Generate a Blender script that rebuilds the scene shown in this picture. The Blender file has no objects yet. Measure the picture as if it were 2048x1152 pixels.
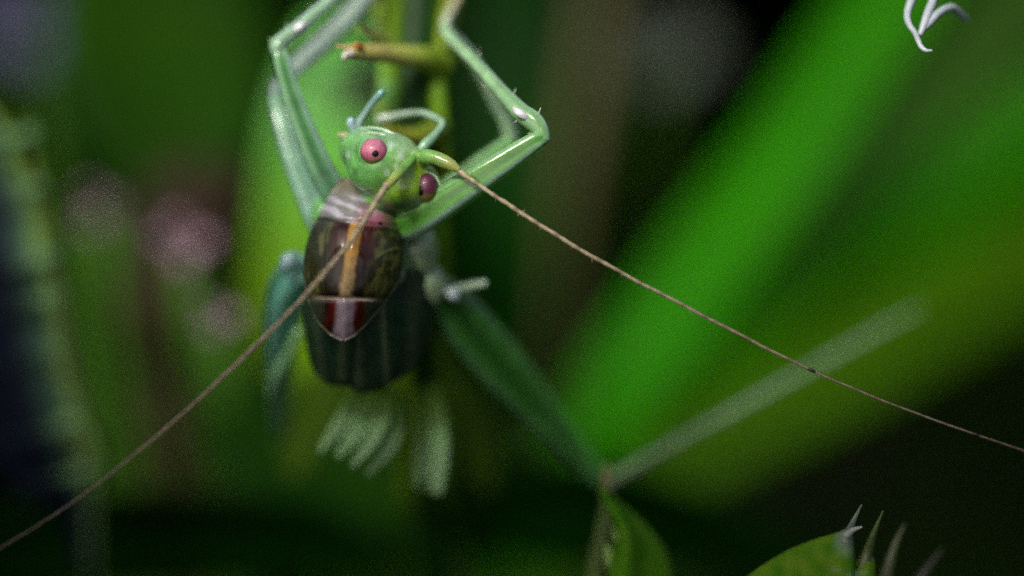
# Macro photograph of a katydid nymph on a flower stalk.   1 Blender unit = 1 cm
import bpy, bmesh, math, random
from mathutils import Vector, Matrix, noise
random.seed(7)
S = bpy.context.scene
C = S.collection
S.unit_settings.system = 'METRIC'
S.unit_settings.scale_length = 0.01

# ------------------------------------------------------------------ camera
PITCH = math.radians(25)
DIST = 12.0                                   # lens to the plane of focus, cm
FOCUS = Vector((0, 0, 18))                    # the katydid sits 18 cm above the soil
FWD = Vector((0, math.cos(PITCH), -math.sin(PITCH)))
RIGHT = Vector((1, 0, 0))
UP = RIGHT.cross(FWD)
CAM = FOCUS - FWD * DIST
W_FOC = 3.40                                  # frame width at the plane of focus, cm
cd = bpy.data.cameras.new('camera')
cam = bpy.data.objects.new('camera', cd); C.objects.link(cam)
cam.location = CAM
cam.rotation_euler = (math.radians(90) - PITCH, 0, 0)
cd.sensor_width = 36.0
cd.lens = 36.0 * DIST / W_FOC
cd.clip_start = 0.5; cd.clip_end = 60000
cd.dof.use_dof = True
cd.dof.focus_distance = DIST + 0.03
APERTURE = 1.15                               # diameter of the entrance pupil, cm
cd.dof.aperture_fstop = cd.lens * 1e-3 / APERTURE
S.camera = cam
FPX = 2048 * DIST / W_FOC                     # focal length in photograph pixels

# ------------------------------------------------------------------ light
SUN_TO = Vector((-0.34, -0.52, 0.78)).normalized()
w = bpy.data.worlds.new('World'); S.world = w; w.use_nodes = True
nt = w.node_tree; nt.nodes.clear()
wo = nt.nodes.new('ShaderNodeOutputWorld'); bg = nt.nodes.new('ShaderNodeBackground')
sky = nt.nodes.new('ShaderNodeTexSky'); sky.sky_type = 'NISHITA'; sky.sun_disc = False
sky.sun_elevation = math.asin(SUN_TO.z); sky.sun_rotation = math.atan2(SUN_TO.x, SUN_TO.y)
sky.dust_density = 9.0; sky.ozone_density = 0.6
bg.inputs['Strength'].default_value = 0.05
nt.links.new(sky.outputs[0], bg.inputs[0]); nt.links.new(bg.outputs[0], wo.inputs[0])
sl = bpy.data.lights.new('sun', 'SUN'); sl.energy = 1.5; sl.angle = math.radians(12); sl.color = (1.0, 0.95, 0.86)
so = bpy.data.objects.new('sun', sl); C.objects.link(so)
so.rotation_euler = (-SUN_TO).to_track_quat('-Z', 'Y').to_euler()
so.location = (-40, -30, 120)
S.view_settings.view_transform = 'Standard'; S.view_settings.look = 'None'
S.view_settings.gamma = 1.0; S.view_settings.use_curve_mapping = False
S.view_settings.exposure = 1.45
S.cycles.use_denoising = False
S.cycles.max_bounces = 8
S.cycles.transparent_max_bounces = 8
S.cycles.sample_clamp_indirect = 4.0

# ------------------------------------------------------------------ helpers
def pxs(wd):                                   # size in cm of one photograph pixel at depth wd (towards the lens is +)
    return (DIST - wd) / FPX
def P(px, py, wd=0.0):
    k = pxs(wd)
    return CAM + FWD * (DIST - wd) + RIGHT * ((px - 1024) * k) + UP * ((576 - py) * k)
def pix(p):                                    # world point -> photograph pixel
    d = p - CAM; z = d.dot(FWD)
    return 1024 + d.dot(RIGHT) / z * FPX, 576 - d.dot(UP) / z * FPX
def lerp(a, b, t): return a + (b - a) * t
def sst(a, b, x):
    t = max(0.0, min(1.0, (x - a) / (b - a))); return t * t * (3 - 2 * t)
def mixc(a, b, t): return tuple(lerp(a[i], b[i], t) for i in range(3))
def interp(tab, x):
    if x <= tab[0][0]: return tab[0][1:]
    for p, q in zip(tab, tab[1:]):
        if x <= q[0]:
            t = (x - p[0]) / (q[0] - p[0])
            return tuple(lerp(p[i], q[i], t) for i in range(1, len(p)))
    return tab[-1][1:]
def spline(pts, n):
    """Catmull-Rom through tuples of any length; n steps to each span"""
    out = []
    m = len(pts)
    for i in range(m - 1):
        p0 = pts[max(i - 1, 0)]; p1 = pts[i]; p2 = pts[i + 1]; p3 = pts[min(i + 2, m - 1)]
        for k in range(n):
            t = k / n
            out.append(tuple(0.5 * (2 * b + (c - a) * t + (2 * a - 5 * b + 4 * c - d) * t * t + (3 * b - a - 3 * c + d) * t ** 3)
                             for a, b, c, d in zip(p0, p1, p2, p3)))
    out.append(tuple(pts[-1]))
    return out

MATS = {}
def mat(name, col=None, rough=0.45, sss=0.0, sssr=0.03, coat=0.0, trans=0.0, var=0.25, nscale=8.0, bump=0.0, bscale=60.0, spec=0.5, hue2=None):
    """procedural surface; col None: colour comes from the mesh attribute Col"""
    m = bpy.data.materials.new(name); m.use_nodes = True; MATS[name] = m
    t = m.node_tree; b = t.nodes['Principled BSDF']; o = t.nodes['Material Output']
    co = t.nodes.new('ShaderNodeTexCoord')
    nz = t.nodes.new('ShaderNodeTexNoise'); nz.inputs['Scale'].default_value = nscale; nz.inputs['Detail'].default_value = 5
    t.links.new(co.outputs['Object'], nz.inputs['Vector'])
    if col is None:
        a = t.nodes.new('ShaderNodeAttribute'); a.attribute_name = 'Col'; src = a.outputs['Color']
    else:
        a = t.nodes.new('ShaderNodeRGB'); a.outputs[0].default_value = (*col, 1); src = a.outputs[0]
    mr = t.nodes.new('ShaderNodeMapRange')
    mr.inputs['From Min'].default_value = 0.3; mr.inputs['From Max'].default_value = 0.7
    mr.inputs['To Min'].default_value = 1 - var; mr.inputs['To Max'].default_value = 1 + var
    t.links.new(nz.outputs['Fac'], mr.inputs['Value'])
    vm = t.nodes.new('ShaderNodeVectorMath'); vm.operation = 'SCALE'
    t.links.new(mr.outputs[0], vm.inputs['Scale'])
    if hue2 is not None:
        mx = t.nodes.new('ShaderNodeMix'); mx.data_type = 'RGBA'
        n2 = t.nodes.new('ShaderNodeTexNoise'); n2.inputs['Scale'].default_value = nscale * 0.43; n2.inputs['Detail'].default_value = 2
        t.links.new(co.outputs['Object'], n2.inputs['Vector'])
        m2 = t.nodes.new('ShaderNodeMapRange'); m2.inputs['From Min'].default_value = 0.38; m2.inputs['From Max'].default_value = 0.62
        t.links.new(n2.outputs['Fac'], m2.inputs['Value']); t.links.new(m2.outputs[0], mx.inputs['Factor'])
        t.links.new(src, mx.inputs['A']); mx.inputs['B'].default_value = (*hue2, 1); src = mx.outputs['Result']
    t.links.new(src, vm.inputs[0])
    t.links.new(vm.outputs[0], b.inputs['Base Color'])
    b.inputs['Roughness'].default_value = rough
    b.inputs['Specular IOR Level'].default_value = spec
    if sss:
        b.inputs['Subsurface Weight'].default_value = sss
        b.inputs['Subsurface Radius'].default_value = (1.0, 1.0, 0.6)
        b.inputs['Subsurface Scale'].default_value = sssr
    if coat:
        b.inputs['Coat Weight'].default_value = coat; b.inputs['Coat Roughness'].default_value = 0.12
    if bump:
        bn = t.nodes.new('ShaderNodeTexNoise'); bn.inputs['Scale'].default_value = bscale; bn.inputs['Detail'].default_value = 4
        t.links.new(co.outputs['Object'], bn.inputs['Vector'])
        bu = t.nodes.new('ShaderNodeBump'); bu.inputs['Strength'].default_value = bump; bu.inputs['Distance'].default_value = 0.01
        t.links.new(bn.outputs['Fac'], bu.inputs['Height']); t.links.new(bu.outputs[0], b.inputs['Normal'])
    if trans:
        tr = t.nodes.new('ShaderNodeBsdfTranslucent'); t.links.new(vm.outputs[0], tr.inputs['Color'])
        mxs = t.nodes.new('ShaderNodeMixShader'); mxs.inputs[0].default_value = trans
        t.links.new(b.outputs[0], mxs.inputs[1]); t.links.new(tr.outputs[0], mxs.inputs[2]); t.links.new(mxs.outputs[0], o.inputs['Surface'])
    return m

def obj(name, verts, faces, m, parent=None, cols=None, smooth=True):
    me = bpy.data.meshes.new(name); me.from_pydata([tuple(v) for v in verts], [], faces); me.update()
    if smooth: me.polygons.foreach_set('use_smooth', [True] * len(me.polygons))
    if cols:
        a = me.color_attributes.new('Col', 'FLOAT_COLOR', 'POINT')
        a.data.foreach_set('color', [x for c in cols for x in (*c, 1.0)])
    me.materials.append(MATS[m] if isinstance(m, str) else m)
    o = bpy.data.objects.new(name, me); C.objects.link(o)
    if parent: attach(o, parent)
    return o
def attach(o, parent):
    o.parent = parent
    root = Matrix.Identity(4); p = parent
    chain = []
    while p: chain.append(p); p = p.parent
    for q in reversed(chain): root = root @ q.matrix_parent_inverse @ q.matrix_basis
    o.matrix_parent_inverse = root.inverted()
def thing(name, label, cat, loc, group=None):
    o = bpy.data.objects.new(name, None); C.objects.link(o); o.location = loc; o.empty_display_size = 0.2
    o['label'] = label; o['category'] = cat
    if group: o['group'] = group
    return o
def tag(o, label, cat, group=None):
    o['label'] = label; o['category'] = cat
    if group: o['group'] = group
    return o

def tube_geo(pts, n=6, segs=14, colf=None, mod=None, world=False, flat=1.0, cap=True):
    """pts: (px, py, depth, radius in pixels); a lofted tube through them"""
    sp = spline(pts, n)
    if world: ctr = [Vector(p[:3]) for p in sp]; rad = [p[3] for p in sp]
    else: ctr = [P(*p[:3]) for p in sp]; rad = [max(p[3], 0.3) * pxs(p[2]) for p in sp]
    N = len(ctr); V = []; F = []; K = []
    t0 = (ctr[1] - ctr[0]).normalized()
    side = t0.cross(FWD)
    if side.length < 1e-4: side = RIGHT.copy()
    side.normalize()
    L = [0.0]
    for i in range(1, N): L.append(L[-1] + (ctr[i] - ctr[i - 1]).length)
    for i in range(N):
        t = (ctr[min(i + 1, N - 1)] - ctr[max(i - 1, 0)]).normalized()
        side = (side - t * side.dot(t)).normalized()
        nor = side.cross(t).normalized()
        for k in range(segs):
            a = 2 * math.pi * k / segs
            r = rad[i] * (mod(L[i] / L[-1], a) if mod else 1.0)
            V.append(ctr[i] + side * (math.cos(a) * r) + nor * (math.sin(a) * r * flat))
            if colf: K.append(colf(L[i] / L[-1], a))
    for i in range(N - 1):
        for k in range(segs):
            k2 = (k + 1) % segs
            F.append((i * segs + k, i * segs + k2, (i + 1) * segs + k2, (i + 1) * segs + k))
    if cap:
        for i, sgn in ((0, -1), (N - 1, 1)):
            t = (ctr[min(i + 1, N - 1)] - ctr[max(i - 1, 0)]).normalized() * sgn
            V.append(ctr[i] + t * rad[i] * 0.6); c = len(V) - 1
            if colf: K.append(colf(L[i] / L[-1], 0))
            for k in range(segs):
                k2 = (k + 1) % segs
                F.append((c, i * segs + k2, i * segs + k) if sgn < 0 else (c, i * segs + k, i * segs + k2))
    return V, F, K
def tube(name, pts, m, parent=None, **kw):
    V, F, K = tube_geo(pts, **kw)
    return obj(name, V, F, m, parent, K or None)

def leaf(name, pts, m, parent=None, n=8, cols=9, roll=0.0, fold=0.15, thick=0.02, edge=None, ripple=0.0, colf=None, world=False):
    """pts: (px, py, depth, half width in pixels[, roll deg]); a blade of real thickness facing the lens, rolled about its axis"""
    sp = spline(pts, n); N = len(sp)
    ctr = [P(*p[:3]) for p in sp] if not world else [Vector(p[:3]) for p in sp]
    V = []; F = []; K = []
    for i, p in enumerate(sp):
        t = (ctr[min(i + 1, N - 1)] - ctr[max(i - 1, 0)]).normalized()
        view = (ctr[i] - CAM).normalized()
        s = t.cross(view)
        if s.length < 1e-3: s = RIGHT.copy()
        s.normalize(); nr = s.cross(t).normalized()
        if nr.dot(view) > 0: nr = -nr
        r = math.radians(roll + (p[4] if len(p) > 4 else 0))
        s2 = s * math.cos(r) + nr * math.sin(r); n2 = nr * math.cos(r) - s * math.sin(r)
        hw = max(p[3], 0.5) * (pxs(p[2]) if not world else 1.0)
        for k in range(cols):
            u = -1 + 2 * k / (cols - 1)
            e = edge(i / (N - 1), u) if edge else 1.0
            off = fold * hw * (abs(u) - 0.4) + ripple * hw * math.sin(i * 0.9 + u * 2.0) * abs(u)
            V.append(ctr[i] + s2 * (u * hw * e) + n2 * off)
            if colf: K.append(colf(i / (N - 1), u))
    for i in range(N - 1):
        for k in range(cols - 1):
            F.append((i * cols + k, i * cols + k + 1, (i + 1) * cols + k + 1, (i + 1) * cols + k))
    o = obj(name, V, F, m, parent, K or None)
    md = o.modifiers.new('thickness', 'SOLIDIFY'); md.thickness = thick; md.offset = 0
    return o

def shell(name, rows, depth, colf, m, parent, nu=25, nv=50, columns=False, thick=0.02):
    """rows: (y, x_from, x_to), or with columns (x, y_from, y_to); a curved sheet of real thickness between two outlines"""
    V = []; F = []; K = []; a, b = rows[0][0], rows[-1][0]
    for j in range(nv):
        q = lerp(a, b, j / (nv - 1)); l, r = interp(rows, q)
        for i in range(nu):
            s_ = i / (nu - 1); e = lerp(l, r, s_); x, y = (q, e) if columns else (e, q)
            V.append(P(x, y, depth(x, y, s_))); K.append(colf(x, y, s_))
    for j in range(nv - 1):
        for i in range(nu - 1): F.append((j * nu + i, (j + 1) * nu + i, (j + 1) * nu + i + 1, j * nu + i + 1))
    o = obj(name, V, F, m, parent, K); md = o.modifiers.new('thickness', 'SOLIDIFY'); md.thickness = thick; md.offset = 0
    return o
def ground_root(px, py, wd, dx=0.0, dy=0.0):
    """point on the soil below a pixel point, world"""
    p = P(px, py, wd); return Vector((p.x + dx, p.y + dy, -0.1))
def stalk(name, top, root, m, parent, r0=0.09, r1=0.16, bow=(0.4, 0.3), n=8):
    """a stem from a world point down to the soil"""
    top = Vector(top); root = Vector(root); mid = (top + root) / 2 + Vector((bow[0], bow[1], 0))
    return tube(name, [(*top, r0), (*mid, (r0 + r1) / 2), (*root, r1)], m, parent, world=True, n=n, segs=10)

# ------------------------------------------------------------------ materials
mat('insect_skin', None, rough=0.26, sss=0.35, sssr=0.03, var=0.24, nscale=24, bump=0.22, bscale=45, spec=0.6, coat=0.5)
mat('insect_leg', None, rough=0.20, sss=0.15, sssr=0.015, var=0.22, nscale=14, bump=0.12, bscale=60, spec=0.55, coat=0.35)
mat('pronotum', None, rough=0.24, sss=0.08, sssr=0.01, var=0.16, nscale=18, bump=0.06, bscale=45, coat=0.2, spec=0.32)
mat('wing_pad', None, rough=0.30, sss=0.1, sssr=0.02, var=0.30, nscale=16, bump=0.25, bscale=50, spec=0.16)
mat('eye', None, rough=0.32, var=0.2, nscale=60, bump=0.25, bscale=220, coat=0.25)
mat('pupil', (0.006, 0.003, 0.004), rough=0.3, var=0.1)
mat('antenna', None, rough=0.45, var=0.25, nscale=40, sss=0.1, sssr=0.01)
mat('stalk_green', None, rough=0.5, var=0.25, nscale=9, trans=0.15, bump=0.2, spec=0.15)
mat('floret', None, rough=0.5, var=0.22, nscale=10, sss=0.2, sssr=0.03, spec=0.15)
mat('blade', (0.022, 0.205, 0.0008), rough=0.4, trans=0.40, var=0.25, nscale=1.2, spec=0.05)
mat('blade_yellow', (0.040, 0.120, 0.0012), rough=0.42, trans=0.40, var=0.25, nscale=1.0, spec=0.05)
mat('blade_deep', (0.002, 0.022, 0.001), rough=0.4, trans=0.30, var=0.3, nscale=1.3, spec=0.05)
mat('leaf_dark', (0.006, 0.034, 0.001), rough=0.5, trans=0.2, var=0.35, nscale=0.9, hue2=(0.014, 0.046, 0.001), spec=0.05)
mat('leaf_bright', None, rough=0.45, trans=0.45, var=0.2, nscale=1.5, spec=0.05)
mat('toothed', None, rough=0.4, trans=0.2, var=0.2, nscale=4, spec=0.05)
mat('petal', None, rough=0.5, trans=0.35, var=0.2, nscale=6, spec=0.05)
mat('lilac', (0.42, 0.29, 0.37), rough=0.6, trans=0.35, var=0.3, nscale=2.0, spec=0.05)
mat('pale_grey', (0.07, 0.09, 0.07), rough=0.6, trans=0.35, var=0.3, nscale=2.0, spec=0.05)
mat('violet', (0.085, 0.09, 0.17), rough=0.6, trans=0.35, var=0.3, nscale=2.0, spec=0.05)
mat('brown', (0.016, 0.009, 0.004), rough=0.7, var=0.35, nscale=2.5, spec=0.15)
mat('stem_dull', (0.045, 0.045, 0.014), rough=0.6, var=0.3, nscale=1.5, spec=0.15)
mat('stem_green', (0.04, 0.12, 0.01), rough=0.5, var=0.25, nscale=2, spec=0.15)
mat('stigma', (0.27, 0.31, 0.35), rough=0.4, sss=0.3, sssr=0.02, var=0.12, nscale=20)
mat('spine', None, rough=0.4, var=0.2, nscale=14, sss=0.2, sssr=0.02)
mat('undergrowth', None, rough=0.55, trans=0.2, var=0.3, nscale=0.6, spec=0.05)
mat('soil', (0.003, 0.006, 0.003), rough=0.9, var=0.5, nscale=0.8, bump=0.6, bscale=2.0, spec=0.03)

# ------------------------------------------------------------------ ground and undergrowth
def build_ground():
    V = []; F = []; n = 60
    xs = [math.copysign(abs(t) ** 4.0, t) * 30000 + t * 100 for t in [-1 + 2 * i / n for i in range(n + 1)]]
    for y in xs:
        for x in xs:
            near = math.exp(-(x * x + y * y) / 9e4)
            V.append((x, y + 40, -0.3 + near * 0.9 * (noise.noise(Vector((x * 0.11, y * 0.11, 3.0))))))
    for j in range(n):
        for i in range(n): F.append((j * (n + 1) + i, j * (n + 1) + i + 1, (j + 1) * (n + 1) + i + 1, (j + 1) * (n + 1) + i))
    o = obj('ground', V, F, 'soil'); o['kind'] = 'structure'
    o['label'] = 'dark bare soil far below the plants'
build_ground()

def build_undergrowth():
    V = []; F = []; K = []
    rnd = random.Random(3)
    for q in range(2600):
        y = 9 + 70 * rnd.random() ** 1.3
        x = rnd.uniform(-1, 1) * (12 + y * 0.45)
        h = rnd.uniform(2.5, 9.0); wd = rnd.uniform(0.12, 0.5); a = rnd.uniform(0, 2 * math.pi); lean = rnd.uniform(0.1, 0.9) * h * 0.6
        dx = math.cos(a); dy = math.sin(a); c = mixc((0.002, 0.012, 0.001), (0.006, 0.020, 0.001), rnd.random())
        if rnd.random() < 0.05: c = (0.010, 0.008, 0.005)
        b = len(V); st = 5
        for i in range(st + 1):
            t = i / st; wv = wd * math.sin(math.pi * min(1.0, 0.25 + 0.75 * t)) * (1 if t < 1 else 0) + 0.02
            px, py, pz = x + dx * lean * t * t, y + dy * lean * t * t, h * (t - 0.22 * t * t)
            V += [(px - dy * wv, py + dx * wv, pz), (px, py, pz - wv * 0.3), (px + dy * wv, py - dx * wv, pz)]; K += [c] * 3
        for i in range(st):
            o = b + i * 3
            F += [(o, o + 1, o + 4, o + 3), (o + 1, o + 2, o + 5, o + 4)]
    o = obj('undergrowth', V, F, 'undergrowth', None, K); o['kind'] = 'stuff'
    o['label'] = 'dim low leafy undergrowth behind everything'; o['category'] = 'undergrowth'
build_undergrowth()

def build_shade_weeds():
    # leafy weeds added unseen beyond the frame: they keep the soil behind the katydid in deep shade
    V = []; F = []; K = []
    rnd = random.Random(12)
    def outside(p):
        d = (p - CAM).dot(FWD)
        if d < 1: return True
        x, y = pix(p); return x < -260 or x > 2310 or y < -330 or y > 1500
    for q in range(520):
        y = rnd.uniform(12, 64); x = rnd.uniform(-1, 1) * 34; h = rnd.uniform(10, 21)
        lx, ly = rnd.uniform(-1.5, 1.5), rnd.uniform(-1.5, 1.5)
        top = Vector((x + lx, y + ly, h)); base = Vector((x, y, -0.2))
        c = mixc((0.006, 0.026, 0.002), (0.018, 0.05, 0.003), rnd.random())
        if all(outside(base.lerp(top, k / 8)) for k in range(9)):
            b = len(V)
            for p, r in ((base, 0.12), (top, 0.06)):
                for k in range(4): V.append(p + Vector((math.cos(k * 1.571), math.sin(k * 1.571), 0)) * r); K.append(c)
            for k in range(4): F.append((b + k, b + (k + 1) % 4, b + 4 + (k + 1) % 4, b + 4 + k))
        for k in range(10):
            t = rnd.uniform(0.45, 1.0); p0 = base.lerp(top, t); a = rnd.uniform(0, 6.283); L = rnd.uniform(2.2, 4.2); W = L * rnd.uniform(0.18, 0.30)
            d = Vector((math.cos(a), math.sin(a), rnd.uniform(-0.35, 0.25))); sd = Vector((-math.sin(a), math.cos(a), rnd.uniform(-.3, .3)))
            pts = [p0, p0 + d * L * 0.4 + sd * W - Vector((0, 0, .1)), p0 + d * L * 0.4 - sd * W - Vector((0, 0, .1)), p0 + d * L * 0.45 + Vector((0, 0, .15)), p0 + d * L - Vector((0, 0, .5))]
            if all(outside(p) for p in pts):
                b = len(V); V += pts; K += [c] * 5
                F += [(b, b + 1, b + 3), (b, b + 3, b + 2), (b + 1, b + 4, b + 3), (b + 3, b + 4, b + 2)]
    o = obj('shade_weeds', V, F, 'undergrowth', None, K); o['kind'] = 'stuff'
    o['label'] = 'unseen leafy weeds added around the view to shade the soil'; o['category'] = 'weeds'
build_shade_weeds()

# ------------------------------------------------------------------ blurred plants behind
def plant_leaf(name, label, cat, pts, m, root=None, group=None, **kw):
    t = thing(name, label, cat, root if root is not None else P(*pts[-1][:3]), group)
    leaf('blade', pts, m, t, **kw)
    if root is not None:
        p = pts[-1]; hw = p[3] * pxs(p[2])
        stalk('leaf_stalk', P(*p[:3]), root, 'stem_green', t, r0=min(0.14, hw * 0.6), r1=0.16, bow=(0.2, 0.4))
    return t

# long blades fanning out of one tuft
plant_leaf('grass_blade', 'brightest smooth green blade, upright edge of the fan of blades', 'grass blade',
           [(1960, -260, -5.8, 40, 10), (1735, 60, -5.5, 56, 5), (1555, 330, -5.3, 62), (1385, 560, -5.1, 60), (1225, 790, -5.0, 58), (1120, 960, -5.1, 48), (1040, 1200, -5.3, 35)],
           'blade', ground_root(1020, 1260, -5.4), 'blades of the grass tuft', roll=14, fold=0.35)
plant_leaf('grass_blade', 'mid green blade between the brightest blade and the yellowish one', 'grass blade',
           [(2330, 40, -6.6, 40), (2040, 280, -6.4, 66), (1740, 500, -6.2, 84), (1490, 690, -6.1, 82), (1280, 840, -6.0, 70), (1150, 960, -6.0, 50), (1070, 1200, -6.2, 35)],
           'blade', ground_root(1050, 1280, -6.4), 'blades of the grass tuft', roll=-22, fold=0.3)
plant_leaf('grass_blade', 'yellowish green broad blade arching lowest out of the tuft', 'grass blade',
           [(2420, 320, -6.2, 40), (2120, 470, -5.8, 85), (1860, 610, -5.5, 95), (1600, 760, -5.3, 90), (1380, 890, -5.2, 70), (1210, 1040, -5.2, 50), (1110, 1280, -5.4, 35)],
           'blade_yellow', ground_root(1110, 1300, -5.5), 'blades of the grass tuft', roll=-12, fold=0.3)
plant_leaf('grass_blade', 'deep green blade behind the bright fan of blades', 'grass blade',
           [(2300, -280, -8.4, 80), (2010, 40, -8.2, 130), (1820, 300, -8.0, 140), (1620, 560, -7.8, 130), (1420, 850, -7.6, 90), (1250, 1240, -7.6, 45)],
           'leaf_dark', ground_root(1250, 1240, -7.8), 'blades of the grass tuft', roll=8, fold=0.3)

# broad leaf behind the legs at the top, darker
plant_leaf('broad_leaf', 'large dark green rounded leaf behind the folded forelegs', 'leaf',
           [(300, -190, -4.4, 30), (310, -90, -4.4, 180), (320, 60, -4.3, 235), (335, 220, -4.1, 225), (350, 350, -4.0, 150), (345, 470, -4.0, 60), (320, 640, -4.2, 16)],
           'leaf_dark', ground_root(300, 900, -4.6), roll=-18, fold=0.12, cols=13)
def c_behind(t, u):
    c = mixc((0.11, 0.44, 0.06), (0.13, 0.28, 0.006), sst(0.2, 0.6, t))
    return mixc(c, (0.20, 0.40, 0.17), max(0, 1 - abs(t - 0.22) * 6) * 0.5)
plant_leaf('broad_leaf', 'light green upright leaf close behind the katydid', 'leaf',
           [(660, 30, -3.3, 20), (665, 120, -3.25, 70), (655, 250, -3.2, 100), (615, 420, -3.2, 90), (595, 600, -3.2, 88), (595, 780, -3.2, 98), (615, 930, -3.3, 60), (640, 1060, -3.5, 16)],
           'leaf_bright', ground_root(660, 1300, -3.7), colf=c_behind, roll=10, fold=0.2)
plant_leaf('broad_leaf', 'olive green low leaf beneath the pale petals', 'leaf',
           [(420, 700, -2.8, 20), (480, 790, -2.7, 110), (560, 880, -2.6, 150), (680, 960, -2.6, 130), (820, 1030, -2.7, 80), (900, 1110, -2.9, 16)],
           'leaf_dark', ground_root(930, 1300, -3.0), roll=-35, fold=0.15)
plant_leaf('broad_leaf', 'dark green leaf beside the dull woody stem', 'leaf',
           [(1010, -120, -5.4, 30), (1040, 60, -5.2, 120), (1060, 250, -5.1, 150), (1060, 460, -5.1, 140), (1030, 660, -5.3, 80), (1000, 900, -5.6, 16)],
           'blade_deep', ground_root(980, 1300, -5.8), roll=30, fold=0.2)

plant_leaf('broad_leaf', 'very dark leaf added as the shade over the foot of the grass tuft', 'leaf',
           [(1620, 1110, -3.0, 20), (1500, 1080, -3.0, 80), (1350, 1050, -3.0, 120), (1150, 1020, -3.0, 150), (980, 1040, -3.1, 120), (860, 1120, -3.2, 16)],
           'blade_deep', ground_root(860, 1400, -3.4), roll=-40, fold=0.2)  # dark sheet standing in for the shade on the blades' lower ends
plant_leaf('broad_leaf', 'very dark leaf added as the shade below the toothed leaf', 'leaf',
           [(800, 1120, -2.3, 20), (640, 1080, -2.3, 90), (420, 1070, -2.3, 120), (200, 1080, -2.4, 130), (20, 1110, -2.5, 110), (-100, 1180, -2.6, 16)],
           'blade_deep', ground_root(-80, 1400, -3.1), roll=-40, fold=0.2)  # dark sheet in place of the black shade in this corner

# dull stem and dry lilac flower heads
t = thing('woody_stem', 'dull brownish upright stem out of focus beside the dark gap', 'plant stem', ground_root(1130, 1200, -4.6))
tube('stem', [(1215, -160, -4.9, 28), (1180, 120, -4.8, 30), (1150, 330, -4.7, 32), (1125, 520, -4.7, 16), (1110, 900, -4.8, 10)], 'stem_dull', t)
stalk('stem_base', P(1110, 900, -4.8), ground_root(1130, 1200, -4.6), 'stem_dull', t, 0.02, 0.1)

def blossom(name, label, center, n, r_px, m, seed, group=None, root=None):
    rnd = random.Random(seed)
    px, py, wd = center
    t = thing(name, label, 'flower', root if root is not None else P(px, py + r_px, wd), group)
    for k in range(n):
        a = 2 * math.pi * k / n + rnd.uniform(-.25, .25); L = r_px * rnd.uniform(0.8, 1.15)
        ex, ey = px + math.cos(a) * L, py - math.sin(a) * L * 0.85
        leaf('petal', [(px, py, wd, r_px * 0.10), (lerp(px, ex, .5), lerp(py, ey, .5), wd + 0.1, r_px * 0.30), (lerp(px, ex, .85), lerp(py, ey, .85), wd + .16, r_px * 0.26), (ex, ey, wd + 0.12, r_px * 0.04)],
             m, t, n=5, cols=5, fold=0.3, thick=0.015, roll=rnd.uniform(-25, 25))
    q = P(px, py, wd); rr = r_px * 0.26 * pxs(wd)
    tube('flower_centre', [(*(q + FWD * 0.25), rr * 0.6), (*(q + FWD * 0.05), rr), (*(q - FWD * 0.1), rr * 0.8)], 'brown', t, world=True, segs=12)
    if root is not None: stalk('flower_stalk', q + FWD * 0.25, root, 'stem_green', t, 0.07, 0.12, bow=(0.3, 0.8))
    return t
blossom('lilac_flower', 'pinkish lilac flower above the dark brown calyx', (365, 485, -2.4), 4, 58, 'lilac', 5, 'lilac flowers', ground_root(330, 1250, -3.6))
blossom('lilac_flower', 'small pale lilac flower below the dark brown calyx', (432, 635, -2.2), 3, 48, 'lilac', 9, 'lilac flowers', ground_root(420, 1250, -3.3))
blossom('lilac_flower', 'dull lilac flower against the broad dark leaf edge', (195, 420, -3.0), 3, 42, 'lilac', 15, 'lilac flowers', ground_root(190, 1250, -3.8))
blossom('grey_flower', 'pale grey flower beside the dull woody stem', (1310, 90, -5.4), 6, 120, 'pale_grey', 21, 'blurred flowers far behind', ground_root(1330, 900, -6.0))
blossom('violet_flower', 'bluish violet flower beyond the corner of the broad dark leaf', (30, 30, -4.8), 6, 130, 'violet', 23, 'blurred flowers far behind', ground_root(20, 900, -5.2))
blossom('grey_flower', 'small pale grey flower half hidden behind the yellow floret', (700, 165, -2.9), 5, 62, 'pale_grey', 29, 'blurred flowers far behind', ground_root(720, 900, -3.2))
# dark brown calyx
t = thing('seed_head', 'dark brown dried seed head between lilac flowers', 'seed head', ground_root(350, 1200, -3.8))
tube('calyx', [(410, 330, -3.7, 20), (400, 400, -3.6, 75), (350, 520, -3.5, 110), (330, 640, -3.5, 95), (330, 740, -3.6, 30)], 'brown', t)
for k in range(7):
    a = -0.9 + 0.3 * k
    tube('bract', [(385 + 60 * a, 450, -3.5, 26), (395 + 100 * a, 360 + 20 * abs(a), -3.5, 18), (400 + 120 * a, 300 + 40 * abs(a), -3.6, 3)], 'brown', t, n=4, segs=8)
stalk('stem', P(330, 740, -3.6), ground_root(350, 1200, -3.8), 'brown', t, 0.1, 0.14)

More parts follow.
